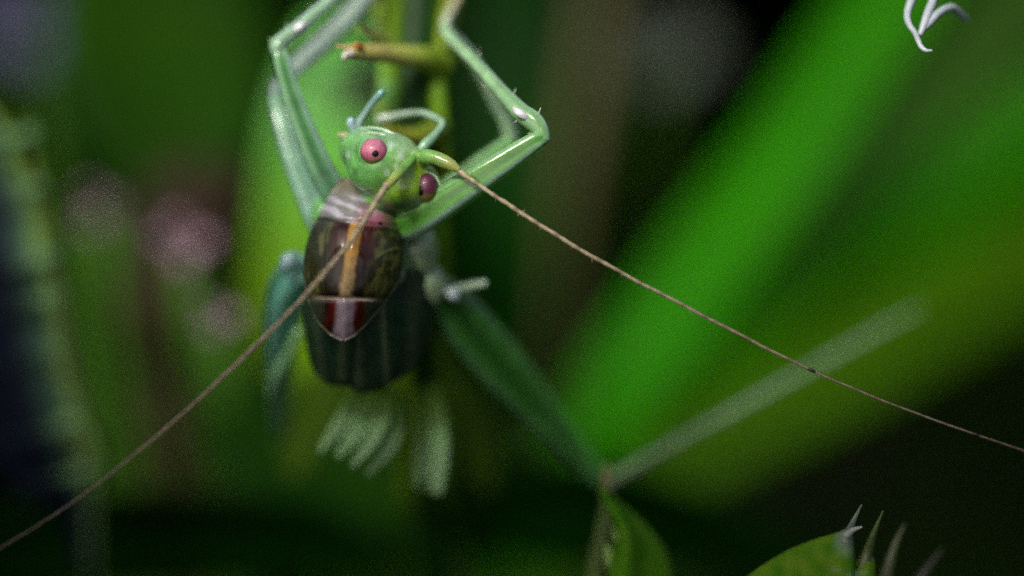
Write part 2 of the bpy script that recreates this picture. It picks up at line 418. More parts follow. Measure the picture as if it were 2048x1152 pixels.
# ------------------------------------------------------------------ toothed leaf at the edge
t = thing('toothed_leaf', 'bluish toothed leaf standing edge-on with pale side veins', 'leaf', ground_root(230, 1500, -1.5))
def c_tooth(s, u):
    base = mixc((0.004, 0.006, 0.014), (0.03, 0.08, 0.05), sst(0.1, 0.8, u))
    return mixc(base, (0.16, 0.26, 0.05), sst(0.72, 0.95, u))
TD = -0.35
leaf('blade', [(-90, 190, TD - 1.2, 30), (-40, 350, TD - 1.15, 74), (0, 560, TD - 1.1, 92), (40, 800, TD - 1.1, 98), (95, 940, TD - 1.15, 70), (150, 1010, TD - 1.25, 34), (180, 1200, TD - 1.35, 8)],
     'toothed', t, n=10, cols=15, fold=0.25, thick=0.03, colf=c_tooth,
     edge=lambda s, u: 1 + (0.18 * abs(math.sin(s * math.pi * 6.5)) if u > 0 else 0))
rv = random.Random(4)
for k in range(7):
    y0 = 300 + k * 108 + rv.uniform(-22, 22); x0 = -40 + (y0 - 330) * 0.17; rr = rv.uniform(0.7, 1.25)
    tube('side_vein', [(x0 - 30, y0 + 22, TD - 1.08, 7 * rr), (x0 + 40, y0 + rv.uniform(-8, 8), TD - 1.02, 11 * rr), (x0 + 96, y0 - 16, TD - 1.0, 16 * rr), (x0 + 118, y0 - 24, TD - 1.02, 10 * rr)], 'petal', t, n=5, segs=10,
         colf=lambda s, a: mixc((0.012, 0.02, 0.03), (0.15, 0.30, 0.13), sst(0.4, 0.95, s)))
tube('edge_rib', [(45, 250, TD - 1.1, 12), (85, 430, TD - 1.05, 13), (112, 600, TD - 1.0, 14), (150, 800, TD - 1.0, 18), (180, 890, TD - 1.05, 24), (190, 970, TD - 1.1, 16), (194, 1010, TD - 1.2, 5)], 'petal', t,
     colf=lambda s, a: mixc((0.08, 0.15, 0.02), (0.13, 0.21, 0.07), s))
stalk('leaf_stalk', P(180, 1180, TD - 1.33), ground_root(230, 1500, -2.4), 'blade_deep', t, 0.03, 0.1)

# ------------------------------------------------------------------ the flower stalk the katydid holds
ST = thing('flower_stalk', 'green channelled stalk with yellowish ribs and florets gripped by the katydid', 'plant', ground_root(860, 1500, -2.0))
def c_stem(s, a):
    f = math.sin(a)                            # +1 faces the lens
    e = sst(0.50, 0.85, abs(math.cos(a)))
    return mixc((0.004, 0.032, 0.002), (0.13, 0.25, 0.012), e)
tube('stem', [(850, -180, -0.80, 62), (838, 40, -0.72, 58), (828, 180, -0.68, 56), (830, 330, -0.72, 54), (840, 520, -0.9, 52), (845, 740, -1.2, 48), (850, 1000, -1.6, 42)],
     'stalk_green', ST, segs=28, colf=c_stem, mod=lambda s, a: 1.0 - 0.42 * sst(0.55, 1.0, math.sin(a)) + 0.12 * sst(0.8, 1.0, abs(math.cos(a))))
stalk('stem_base', P(850, 980, -1.58), ground_root(860, 1500, -2.0), 'blade_deep', ST, 0.06, 0.14)
def c_flo(s, a): return mixc((0.13, 0.22, 0.012), (0.36, 0.34, 0.11), sst(0.1, 0.9, s))
fl = tube('floret', [(884, 128, -0.62, 30), (845, 116, -0.52, 24), (790, 110, -0.42, 20), (740, 104, -0.33, 17), (700, 102, -0.27, 14)], 'floret', ST, colf=c_flo)
tube('floret_lobe', [(708, 98, -0.27, 9), (692, 95, -0.25, 5), (672, 92, -0.24, 1.5)], 'floret', fl, colf=lambda s, a: (0.40, 0.32, 0.14), n=4, segs=8)
tube('floret_lobe', [(703, 106, -0.26, 9), (691, 110, -0.24, 7), (688, 118, -0.23, 4)], 'floret', fl, colf=lambda s, a: (0.55, 0.50, 0.46), n=4, segs=8)
tube('floret_lobe', [(722, 98, -0.28, 8), (716, 91, -0.25, 6), (709, 88, -0.24, 3)], 'floret', fl, colf=lambda s, a: (0.45, 0.16, 0.05), n=4, segs=8)
tube('floret', [(805, 110, -0.72, 26), (770, 84, -0.66, 20), (742, 72, -0.58, 11), (716, 56, -0.5, 4)], 'floret', ST, colf=lambda s, a: mixc((0.06, 0.16, 0.02), (0.28, 0.26, 0.08), s))
tube('floret', [(780, 20, -0.85, 24), (765, 45, -0.78, 28), (750, 60, -0.74, 18)], 'floret', ST, colf=lambda s, a: mixc((0.05, 0.16, 0.03), (0.12, 0.26, 0.16), s))
tube('floret', [(880, 250, -0.6, 26), (850, 272, -0.52, 22), (800, 275, -0.48, 18), (770, 262, -0.46, 12)], 'floret', ST, colf=lambda s, a: mixc((0.07, 0.15, 0.01), (0.17, 0.17, 0.02), s))
tube('floret', [(786, 215, -0.66, 24), (775, 180, -0.62, 20), (770, 165, -0.6, 10)], 'floret', ST, colf=lambda s, a: (0.09, 0.22, 0.06), n=4)
tube('floret', [(870, 110, -0.66, 20), (888, 60, -0.70, 20), (905, 5, -0.78, 17), (925, -60, -0.85, 12)], 'floret', ST, colf=lambda s, a: mixc((0.12, 0.18, 0.015), (0.22, 0.17, 0.04), s))
for a, c in (([(920, -60, -0.72, 14), (890, 40, -0.66, 15), (876, 150, -0.62, 17), (880, 235, -0.60, 18), (888, 320, -0.64, 15), (884, 430, -0.75, 12)], (0.11, 0.23, 0.008)),
             ([(772, -60, -0.78, 8), (758, 30, -0.70, 13), (770, 90, -0.66, 12), (766, 180, -0.64, 12), (764, 240, -0.62, 14), (780, 330, -0.66, 12)], (0.12, 0.28, 0.03))):
    tube('rib', a, 'stalk_green', ST, segs=14, colf=lambda s, a, c=c: mixc(c, (c[0] * 1.2, c[1] * .8, c[2]), 0.5 + 0.5 * math.sin(9 * s)))
# pale tepals under the abdomen
def c_tep(s, u): return mixc((0.14, 0.28, 0.03), (0.30, 0.50, 0.27), sst(0.1, 0.7, s) * (1 - 0.3 * abs(u)))
for a in ([(716, 770, -0.56, 10), (698, 815, -0.53, 13), (672, 860, -0.50, 12), (640, 905, -0.50, 4)],
          [(748, 775, -0.56, 12), (735, 820, -0.52, 17), (708, 870, -0.48, 15), (676, 915, -0.48, 5)],
          [(778, 780, -0.56, 10), (768, 830, -0.48, 15), (742, 885, -0.44, 14), (704, 935, -0.44, 5)],
          [(800, 790, -0.60, 9), (796, 850, -0.54, 14), (776, 900, -0.50, 12), (736, 950, -0.50, 4)],
          [(868, 770, -0.73, 10), (876, 840, -0.63, 17), (878, 920, -0.58, 19), (872, 988, -0.58, 12)],
          [(842, 780, -0.78, 9), (846, 860, -0.73, 14), (844, 940, -0.73, 12), (838, 975, -0.73, 4)]):
    leaf('tepal', a, 'petal', ST, n=6, cols=7, fold=0.5, thick=0.02, colf=c_tep, roll=random.uniform(-20, 20))
for a in ([(880, 740, -1.5, 20), (930, 820, -1.5, 44), (960, 920, -1.5, 40), (975, 990, -1.5, 6)],
          [(690, 720, -1.5, 20), (640, 800, -1.5, 44), (600, 900, -1.5, 40), (580, 960, -1.5, 6)]):
    leaf('bract', a, 'leaf_bright', ST, n=6, cols=7, fold=0.3, thick=0.02, colf=lambda s, u: (0.06, 0.13, 0.008), roll=random.uniform(-20, 20))

# ------------------------------------------------------------------ small plants in front
t = thing('pointed_leaf', 'small pointed leaf with its keel shine shaped as pale bumps', 'leaf', ground_root(1190, 1700, -0.6))
shell('blade', [(978, 1198, 1203), (1000, 1210, 1228), (1020, 1221, 1252), (1040, 1230, 1277), (1060, 1234, 1296), (1080, 1235, 1313), (1100, 1230, 1328), (1150, 1220, 1345), (1250, 1208, 1335), (1400, 1190, 1225)],
      lambda x, y, s: -0.40 + 0.08 * math.exp(-((s - 0.25) / 0.2) ** 2) * sst(980, 1060, y) - 0.10 * s * s,
      lambda x, y, s: mixc(mixc((0.06, 0.22, 0.006), (0.11, 0.27, 0.015), 0.5 + noise.noise(Vector((x * .04, y * .04, 3)))), (0.10, 0.17, 0.04), sst(0.92, 1.0, s)), 'leaf_bright', t)
for a in ([(1222, 1015, -0.44, 5), (1234, 1050, -0.40, 10), (1241, 1078, -0.38, 14), (1244, 1098, -0.40, 6)], [(1214, 1090, -0.42, 4), (1220, 1112, -0.40, 11), (1222, 1128, -0.40, 11), (1222, 1145, -0.42, 5)]):
    tube('bump', a, 'petal', t, n=5, segs=10, colf=lambda s, a: (0.26, 0.44, 0.13))  # raised pale shapes stand in for the bright reflection on the keel
tube('stalk', [(1212, 930, -0.62, 5), (1214, 1000, -0.60, 11), (1207, 1080, -0.60, 20), (1190, 1170, -0.60, 22), (1180, 1300, -0.62, 20)], 'floret', t, colf=lambda s, a: mixc((0.13, 0.10, 0.05), (0.05, 0.09, 0.02), sst(0, .3, s)))
stalk('stalk_base', P(1180, 1290, -0.62), ground_root(1190, 1700, -0.6), 'stem_green', t, 0.035, 0.09)

t = thing('spiny_leaf', 'spiny green leaf edge with four tapering thorns over black shade', 'leaf', ground_root(1640, 1900, -0.3))
def c_spl(x, y, s):
    n = noise.noise(Vector((x * .035, y * .035, 9)))
    c = mixc((0.06, 0.21, 0.005), (0.14, 0.27, 0.015), 0.5 + n)
    c = mixc(c, (0.20, 0.32, 0.18), 0.8 * sst(0.1, 0.5, noise.noise(Vector((x * .02 + y * .03, y * .05, 2)))) * sst(1600, 1680, x))
    return mixc(c, (0.28, 0.34, 0.36), 0.6 * sst(30, 4, math.hypot(x - 1692, (y - 1080) * 0.7) + 8 * n))
shell('blade', [(1470, 1175, 1330), (1530, 1131, 1340), (1580, 1101, 1350), (1640, 1078, 1350), (1678, 1067, 1350), (1694, 1060, 1350), (1701, 1074, 1350), (1703, 1108, 1350), (1707, 1126, 1340), (1716, 1124, 1340), (1726, 1112, 1330), (1734, 1104, 1330), (1744, 1120, 1320), (1748, 1180, 1310), (1762, 1220, 1300), (1790, 1190, 1280), (1820, 1200, 1260)],
      lambda x, y, s: -0.13 + 0.07 * math.sin(min(1, s * 3.2) * math.pi / 2) - 0.10 * max(0, s - 0.3) + 0.02 * noise.noise(Vector((x * .02, y * .02, 1))), c_spl, 'leaf_bright', t, nu=40, nv=120, columns=True)
for a, c in (([(1690, 1084, -0.10, 11), (1697, 1064, -0.09, 8), (1706, 1044, -0.05, 5.5), (1723, 1010, 0, 1.5)], (0.17, 0.22, 0.18)),
             ([(1692, 1072, -0.06, 8), (1706, 1060, -0.05, 6), (1724, 1054, -0.04, 2)], (0.22, 0.27, 0.25)),
             ([(1722, 1150, -0.10, 16), (1734, 1108, -0.10, 11), (1746, 1070, -0.07, 7), (1766, 1022, -0.04, 1.5)], (0.055, 0.085, 0.025)),
             ([(1760, 1200, -0.24, 18), (1778, 1130, -0.26, 12), (1792, 1085, -0.28, 7), (1810, 1048, -0.3, 2)], (0.05, 0.065, 0.015)),
             ([(1810, 1220, -0.34, 18), (1840, 1160, -0.36, 12), (1862, 1128, -0.38, 7), (1886, 1096, -0.4, 2)], (0.022, 0.026, 0.008))):
    tube('thorn', a, 'spine', t, n=6, segs=10, colf=lambda s, a, c=c: c)
stalk('leaf_stalk', P(1620, 1330, -0.18), ground_root(1640, 1900, -0.3), 'stem_green', t, 0.05, 0.12)

t = thing('curled_stigma', 'pale curled stigma branches hanging from a flower head', 'flower', P(1850, -170, -0.25))
tube('stigma_branch', [(1850, -90, -0.2, 10), (1828, -15, -0.16, 9), (1815, 25, -0.13, 7.5), (1818, 48, -0.1, 6.5), (1830, 66, -0.08, 6), (1836, 80, -0.06, 6), (1842, 93, -0.05, 5.5), (1852, 101, -0.04, 4.5), (1864, 101, -0.04, 2.5)], 'stigma', t, segs=10)
tube('stigma_branch', [(1872, -90, -0.2, 10), (1868, -10, -0.16, 9), (1856, 25, -0.13, 8.5), (1847, 52, -0.11, 8), (1840, 70, -0.1, 5)], 'stigma', t, segs=10)
tube('stigma_branch', [(1838, 66, -0.1, 4), (1856, 48, -0.12, 8), (1878, 25, -0.15, 8), (1903, 15, -0.2, 8), (1922, 30, -0.27, 7.5), (1936, 40, -0.33, 4)], 'stigma', t, segs=10)
q = P(1858, -170, -0.3)
tube('flower_head', [(1852, -70, -0.22, 20), (1856, -120, -0.28, 55), (1862, -190, -0.3, 80), (1868, -260, -0.3, 60), (1872, -310, -0.3, 18)], 'stem_green', t)
rt = ground_root(2500, 700, -0.9)
tube('flower_stem', [(*P(1870, -290, -0.3), 0.05), (*P(1960, -480, -0.4), 0.05), (*P(2250, -420, -0.6), 0.06), (rt.x - .4, rt.y, 12, 0.09), (*rt, 0.13)], 'stem_green', t, world=True, segs=10)

def shade_leaf(name, y0, y1, x0, x1, z):
    # added leaf, unseen above the frame, placed to shade the lower parts
    V = []; F = []; nx, ny = 30, 16
    for j in range(ny + 1):
        for i in range(nx + 1):
            u = i / nx; v = j / ny; wv = math.sin(math.pi * min(1, max(0, 0.04 + 0.92 * u))) ** 0.35
            yb = y1 + 1.5 * sst(-3.6, -5.2, lerp(x0, x1, u)); yy = lerp(y0, yb, v); yy = (y0 + y1) / 2 + (yy - (y0 + y1) / 2) * wv
            V.append((lerp(x0, x1, u), yy + 0.12 * math.sin(u * 19), 18 + z + 0.5 * (2 * v - 1) ** 2 - 0.8 * (2 * u - 1) ** 2))
    for j in range(ny):
        for i in range(nx): F.append((j * (nx + 1) + i, j * (nx + 1) + i + 1, (j + 1) * (nx + 1) + i + 1, (j + 1) * (nx + 1) + i))
    o = obj(name, V, F, 'blade_deep', t)
    md = o.modifiers.new('thickness', 'SOLIDIFY'); md.thickness = 0.03
shade_leaf('shade_leaf', -8.0, -3.45, -8.0, 3.5, 5.2)
tube('flower_stem', [(3.3, -5.7, 22.5, 0.08), (4.6, -5.0, 21.5, 0.1), (5.6, -2.0, 14, 0.12), (rt.x + .2, rt.y, 6, 0.13), (rt.x, rt.y, -0.1, 0.14)], 'stem_green', t, world=True, segs=10)  # stem added to carry the unseen shading leaf

# ------------------------------------------------------------------ the katydid
KT = thing('katydid', 'pale green katydid nymph with pink eyes and long antennae gripping the stalk', 'insect', P(740, 600, -0.35))
GREEN = (0.10, 0.30, 0.05); TEAL = (0.14, 0.40, 0.11); YEL = (0.20, 0.36, 0.015); PALE = (0.36, 0.48, 0.36)

def body():
    E = [  # px, py, depth, rx, ry, rdepth (pixels)
        (770, 330, -0.140, 78, 68, 74), (798, 362, -0.150, 66, 60, 74), (728, 300, -0.175, 50, 46, 60),
        (748, 306, -0.075, 38, 38, 38), (846, 368, -0.150, 34, 44, 46), (826, 320, -0.105, 30, 26, 32), (712, 282, -0.22, 30, 26, 50),
        (806, 376, -0.155, 60, 50, 76), (770, 400, -0.21, 52, 40, 60), (730, 430, -0.26, 76, 60, 80), (725, 520, -0.30, 96, 120, 100), (735, 640, -0.46, 108, 110, 100),
        (738, 690, -0.52, 88, 70, 84), (830, 500, -0.36, 48, 60, 60), (850, 570, -0.42, 46, 50, 60), (640, 520, -0.36, 30, 60, 50), (650, 430, -0.33, 30, 40, 40), (815, 445, -0.30, 34, 34, 40)]
    bm = bmesh.new()
    for px, py, wd, rx, ry, rz in E:
        k = pxs(wd); M = Matrix.Identity(4)
        for i in range(3):
            M[i][0] = RIGHT[i] * rx * k; M[i][1] = UP[i] * ry * k; M[i][2] = FWD[i] * rz * k; M[i][3] = P(px, py, wd)[i]
        bmesh.ops.create_icosphere(bm, subdivisions=4, radius=1.0, matrix=M)
    me = bpy.data.meshes.new('tmp'); bm.to_mesh(me); bm.free()
    o = bpy.data.objects.new('tmp', me); C.objects.link(o)
    r = o.modifiers.new('r', 'REMESH'); r.mode = 'VOXEL'; r.voxel_size = 0.0055
    s = o.modifiers.new('s', 'SMOOTH'); s.factor = 0.5; s.iterations = 5
    dg = bpy.context.evaluated_depsgraph_get(); dg.update()
    ev = bpy.data.meshes.new_from_object(o.evaluated_get(dg))
    V = [v.co.copy() for v in ev.vertices]; F = [tuple(p.vertices) for p in ev.polygons]
    bpy.data.objects.remove(o); bpy.data.meshes.remove(me); bpy.data.meshes.remove(ev)
    K = []
    for v in V:
        x, y = pix(v)
        head = sst(430, 400, y + (x - 740) * 0.25)
        c = mixc(TEAL, YEL, sst(740, 850, x + (y - 330) * 0.5))
        c = mixc(c, PALE, 0.4 * sst(285, 262, y + (x - 720) * -0.35))
        c = mixc(c, (0.05, 0.16, 0.03), 0.35 * sst(0.1, 0.5, noise.noise(v * 26)))
        # glints round the near eye, painted as pale spots
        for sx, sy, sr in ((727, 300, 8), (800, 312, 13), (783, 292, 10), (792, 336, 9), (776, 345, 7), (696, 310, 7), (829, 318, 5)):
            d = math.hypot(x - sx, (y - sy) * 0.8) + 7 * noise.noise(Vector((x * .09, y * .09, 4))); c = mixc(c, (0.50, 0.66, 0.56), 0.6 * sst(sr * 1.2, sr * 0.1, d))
        b = mixc((0.03, 0.11, 0.03), (0.22, 0.32, 0.17), sst(790, 850, x))
        b = mixc(b, (0.24, 0.36, 0.26), sst(660, 625, x))
        b = mixc(b, (0.015, 0.05, 0.02), sst(600, 640, y) * sst(870, 820, x))
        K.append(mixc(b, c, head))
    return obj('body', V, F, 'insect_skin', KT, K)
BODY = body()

def eye(px, py, wd, rx, ry, pupil, colr):
    k = pxs(wd); ctr = P(px, py, wd)
    V = []; F = []; K = []; n, m = 26, 20
    pd = P(*pupil[:3]) - ctr; pd.normalize()
    for i in range(m + 1):
        th = math.pi * i / m
        for j in range(n):
            ph = 2 * math.pi * j / n
            d = RIGHT * (math.sin(th) * math.cos(ph)) - FWD * (math.sin(th) * math.sin(ph)) + UP * math.cos(th)
            V.append(ctr + RIGHT * d.dot(RIGHT) * rx * k + UP * d.dot(UP) * ry * k + FWD * d.dot(FWD) * rx * k)
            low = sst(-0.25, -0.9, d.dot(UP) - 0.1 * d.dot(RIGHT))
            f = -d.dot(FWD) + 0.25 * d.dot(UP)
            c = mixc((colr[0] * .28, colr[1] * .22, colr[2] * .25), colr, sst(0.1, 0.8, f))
            c = mixc(c, (min(1, colr[0] * 1.25), colr[1] * 1.9, colr[2] * 1.5), 0.6 * sst(0.35, 0.95, d.dot(UP) * 0.7 - d.dot(FWD) * 0.6 - d.dot(RIGHT) * 0.2))  # pale pink highlight painted on the upper front of the eye
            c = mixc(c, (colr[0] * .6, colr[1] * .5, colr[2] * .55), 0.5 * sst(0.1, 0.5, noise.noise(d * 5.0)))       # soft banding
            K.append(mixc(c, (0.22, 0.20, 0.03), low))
    for i in range(m):
        for j in range(n): F.append((i * n + j, i * n + (j + 1) % n, (i + 1) * n + (j + 1) % n, (i + 1) * n + j))
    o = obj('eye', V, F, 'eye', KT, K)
    # dark pseudopupil: a thin cap lying on the eye
    a = pd.orthogonal().normalized(); b = pd.cross(a); V = []; F = []
    for i in range(5):
        for j in range(16):
            al = pupil[3] * i / 4; ph = 2 * math.pi * j / 16
            d = (pd * math.cos(al) + (a * math.cos(ph) + b * math.sin(ph)) * math.sin(al)).normalized()
            V.append(ctr + (RIGHT * d.dot(RIGHT) * rx + UP * d.dot(UP) * ry + FWD * d.dot(FWD) * rx) * k * (1.03 - 0.025 * (i / 4) ** 2))
    for i in range(4):
        for j in range(16): F.append((i * 16 + j, i * 16 + (j + 1) % 16, (i + 1) * 16 + (j + 1) % 16, (i + 1) * 16 + j))
    obj('pupil', V, F, 'pupil', o)
    # pale ring round the eye
    pts = []
    for j in range(17):
        ph = 2 * math.pi * j / 16; pts.append((px + math.cos(ph) * rx * 1.16, py + 3 + math.sin(ph) * ry * 1.18, wd - 0.012, 3.0))
    tube('eye_rim', pts, 'insect_skin', o, n=3, segs=8, colf=lambda s, a: (0.34, 0.48, 0.28))
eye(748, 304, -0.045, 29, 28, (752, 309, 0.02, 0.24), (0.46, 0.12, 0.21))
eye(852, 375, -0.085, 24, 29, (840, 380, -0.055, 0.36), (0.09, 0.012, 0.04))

# pronotum: a saddle-shaped shield
OUT = [(356, 690, 703), (366, 676, 716), (385, 661, 746), (405, 650, 780), (430, 637, 803), (460, 622, 808), (490, 612, 809), (520, 607, 808), (550, 606, 803), (580, 610, 789),
       (610, 617, 768), (635, 629, 746), (652, 641, 731), (664, 655, 716), (672, 669, 703), (677, 680, 693), (679, 686, 688)]
MID = [(356, 697), (430, 722), (465, 709), (590, 690), (681, 687)]
def w_mid(y): t = (y - 535) / 175; return -0.040 - 0.165 * t * t * (1 if t < 0 else 0.75) - 0.010 * math.exp(-((y - 597) / 5) ** 2)
def pron_col(x, y, s, l, r):
    mid = interp(MID, y)[0]; d = x - mid
    n1 = noise.noise(Vector((x * 0.06 + 0.02 * y, y * 0.022, 0))) + 0.45 * noise.noise(Vector((x * 0.16, y * 0.09, 4))); n2 = noise.noise(Vector((x * 0.05, y * 0.05, 7)))
    bound = 432 + (x - 640) * 0.17 + 3 * n2
    wr = math.sin((y - 0.35 * (x - 700) + 0.003 * (x - 700) ** 2) * 0.23 + 4.5 * noise.noise(Vector((x * .018, y * .018, 21))))             # wrinkles of the collar
    grey = mixc((0.17, 0.18, 0.17), (0.40, 0.39, 0.45), sst(0.1, 0.9, 0.6 * wr + 0.8 * n2 + 0.35) * sst(378, 402, y))
    grey = mixc(grey, (0.15, 0.14, 0.10), sst(402, 376, y))
    grey = mixc(grey, (0.30, 0.085, 0.13), 0.85 * sst(700, 735, x) * sst(395, 440, y))
    grey = mixc(grey, (0.10, 0.13, 0.04), 0.9 * sst(758, 785, x))
    vein = math.exp(-((x - 640 - 18 * math.sin(y * 0.012)) / 3.5) ** 2) + math.exp(-((x - 660 - 10 * math.sin(y * 0.02 + 1)) / 3) ** 2)
    vein2 = math.exp(-((y - 510 + 0.25 * (x - 770) + 9 * math.sin(x * 0.05)) / 2.6) ** 2) * sst(740, 762, x)
    olive = mixc((0.022, 0.026, 0.008), (0.085, 0.09, 0.026), sst(-0.2, 0.4, n1 + 0.3 * n2))
    olive = mixc(olive, (0.010, 0.012, 0.005), 0.7 * min(1, vein)); olive = mixc(olive, (0.15, 0.20, 0.03), 0.7 * vein2)
    dk = mixc((0.030, 0.005, 0.003), (0.008, 0.004, 0.002), sst(480, 560, y))
    c = mixc(dk, olive, sst(28, 62, abs(d) + 8 * n2))
    st = mixc((0.44, 0.24, 0.035), (0.30, 0.22, 0.10), sst(470, 590, y))
    c = mixc(c, st, sst(17, 8, abs(d + 5 * n1 + 3 * n2)) * (0.8 + 0.3 * n2))
    low = mixc((0.030, 0.040, 0.022), mixc((0.060, 0.005, 0.003), (0.022, 0.004, 0.003), sst(-0.2, 0.4, n1)), sst(52, 32, abs(d + 6 * n2)))
    low = mixc(low, (0.27, 0.22, 0.27), sst(24, 10, abs(d + 6 * n1)) * (0.85 + 0.35 * n2))
    c = mixc(c, low, sst(586, 602, y + d * -0.03 + 4 * n2))
    c = mixc(c, (0.33, 0.27, 0.20), 0.75 * sst(5, 2, abs(y - 597 + d * -0.04)) * sst(75, 50, abs(d)))
    c = mixc(grey, c, sst(bound - 9, bound + 9, y))
    c = mixc(c, (0.02, 0.006, 0.01), sst(5, 3, math.hypot(x - 761, y - 447)))
    c = mixc(c, (0.006, 0.010, 0.006), 0.8 * sst(6, 2, abs(y - bound - 4)) * sst(30, 60, abs(d)))
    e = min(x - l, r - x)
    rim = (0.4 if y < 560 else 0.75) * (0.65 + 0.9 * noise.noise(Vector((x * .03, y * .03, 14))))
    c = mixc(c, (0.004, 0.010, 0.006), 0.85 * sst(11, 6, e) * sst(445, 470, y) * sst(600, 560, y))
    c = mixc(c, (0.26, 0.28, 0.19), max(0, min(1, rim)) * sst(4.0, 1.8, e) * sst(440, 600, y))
    return c
def pronotum():
    V = []; F = []; K = []; NU, NV = 81, 150
    for j in range(NV):
        y = 356 + 323 * j / (NV - 1); l, r = interp(OUT, y); m = interp(MID, y)[0]; hw = (r - l) / 2; c0 = (l + r) / 2
        for i in range(NU):
            s = -1 + 2 * i / (NU - 1); x = c0 + s * hw
            drop = 1 - math.sqrt(max(0.0, 1 - (0.93 * s) ** 2))
            wd = w_mid(y) - 0.20 * drop * (hw / 95) - 0.05 * (1 - s * s) * 0
            wd += 0.006 * math.exp(-((x - m) / 10) ** 2)                              # mid keel
            wd += 0.010 * math.exp(-((1 - abs(s)) / 0.04) ** 2)                       # raised rim
            wd -= 0.012 * math.exp(-((y - 440 - (x - 640) * 0.1) / 7) ** 2)           # front furrow
            wd += 0.010 * noise.noise(Vector((x * 0.022, y * 0.014, 2.0))) + 0.004 * noise.noise(Vector((x * .03 - y * .02, y * .06, 31))) * sst(445, 425, y) + 0.0015 * noise.noise(Vector((x * 0.10, y * 0.03, 5.0)))
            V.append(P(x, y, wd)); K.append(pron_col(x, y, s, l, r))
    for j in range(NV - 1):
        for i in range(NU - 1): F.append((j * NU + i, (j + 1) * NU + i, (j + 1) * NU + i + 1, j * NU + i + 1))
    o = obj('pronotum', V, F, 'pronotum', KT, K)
    o['label'] = 'glassy dark shield with a yellow to white middle stripe'
    md = o.modifiers.new('thickness', 'SOLIDIFY'); md.thickness = 0.006; md.offset = -1
    return o
pronotum()

# wing pads: two ridged dark green shells over the abdomen
def wing_pad(out, wf, ridges, y0, y1):
    V = []; F = []; K = []; NU, NV = 45, 60
    for j in range(NV):
        y = y0 + (y1 - y0) * j / (NV - 1); l, r = interp(out, y)
        for i in range(NU):
            s = i / (NU - 1); x = lerp(l, r, s); wd = wf(x, y)
            c = mixc((0.005, 0.018, 0.009), (0.012, 0.030, 0.015), 0.5 + noise.noise(Vector((x * .014, y * .012, 1))))
            for rx, k, w_, h in ridges:
                g = math.exp(-((x - rx - k * (y - 680)) / w_) ** 2); wd += h * g; c = mixc(c, (0.06, 0.085, 0.045), min(0.75, 90 * h) * g)
            c = mixc(c, (0.006, 0.012, 0.006), sst(18, 4, y1 - y) * 0.5)
            V.append(P(x, y, wd)); K.append(c)
    for j in range(NV - 1):
        for i in range(NU - 1): F.append((j * NU + i, (j + 1) * NU + i, (j + 1) * NU + i + 1, j * NU + i + 1))
    o = obj('wing_pad', V, F, 'wing_pad', KT, K)
    md = o.modifiers.new('thickness', 'SOLIDIFY'); md.thickness = 0.008; md.offset = -1
wing_pad([(560, 606, 720), (640, 607, 716), (700, 614, 712), (735, 624, 712), (755, 638, 712), (766, 650, 708), (772, 664, 700)],
         lambda x, y: -0.175 - 0.0000195 * (x - 700) ** 2 - 0.16 * max(0, (y - 600) / 180) ** 2, [(686, -0.02, 9, 0.007), (636, 0.12, 8, 0.004)], 560, 772)
wing_pad([(540, 690, 862), (600, 690, 866), (650, 690, 864), (690, 692, 858), (720, 690, 842), (745, 690, 818), (765, 694, 786), (778, 702, 762), (786, 714, 736)],
         lambda x, y: -0.180 - 0.0000105 * (x - 735) ** 2 - 0.16 * max(0, (y - 600) / 190) ** 2, [(770, 0.06, 6, 0.008), (716, 0.02, 9, 0.005), (826, -0.05, 14, 0.004)], 540, 786)

# legs
def c_leg(base, tip, edge=0.5, pale=0.55):
    def f(s, a):
        c = mixc(base, tip, s)
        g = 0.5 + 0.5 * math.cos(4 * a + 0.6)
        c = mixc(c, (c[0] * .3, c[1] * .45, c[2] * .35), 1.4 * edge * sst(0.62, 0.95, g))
        return mixc(c, (0.38, 0.52, 0.56), pale * sst(0.35, 0.0, g) * (0.6 + 0.4 * math.sin(a * 2 + 1)))  # bluish-white highlight streaks painted along the leg
    return f
groove = lambda s, a: 1 + 0.09 * math.cos(4 * a + 3.7)
LG = (0.085, 0.29, 0.025); LB = (0.17, 0.36, 0.14)
def leg(femur, tibia, tarsus=None, cf=LG, ct=LB, flat=1.0, pale=0.55):
    L = tube('leg', femur, 'insect_leg', KT, n=10, segs=24, colf=c_leg(cf, mixc(cf, LB, .5 * pale / .55), .5, pale), mod=groove, flat=flat)
    if tibia: tube('tibia', tibia, 'insect_leg', L, n=8, segs=18, colf=c_leg(ct, mixc(ct, PALE, .4), .3), mod=lambda s, a: 1 + 0.04 * math.cos(4 * a + 1))
    if tibia:
        sp = spline(tibia, 8); rs = random.Random(int(femur[0][0]))
        for k in range(7):
            p = sp[int(len(sp) * (0.18 + 0.11 * k))]; q = sp[min(int(len(sp) * (0.18 + 0.11 * k)) + 1, len(sp) - 1)]
            tx, ty = q[0] - p[0], q[1] - p[1]; l = math.hypot(tx, ty) or 1; tx /= l; ty /= l; sg = 1 if k % 2 else -1; h = p[3] + rs.uniform(6, 10)
            tube('spine', [(p[0] - ty * sg * p[3] * .7, p[1] + tx * sg * p[3] * .7, p[2], 2.0), (p[0] + tx * 6 - ty * sg * h, p[1] + ty * 6 + tx * sg * h, p[2] + .005, 0.5)], 'insect_leg', L, n=2, segs=5, colf=lambda s, a: (0.34, 0.40, 0.28))
    if tarsus: tube('tarsus', tarsus, 'insect_leg', L, n=5, segs=12, colf=lambda s, a: mixc(PALE, (0.28, 0.20, 0.10), s))
    return L
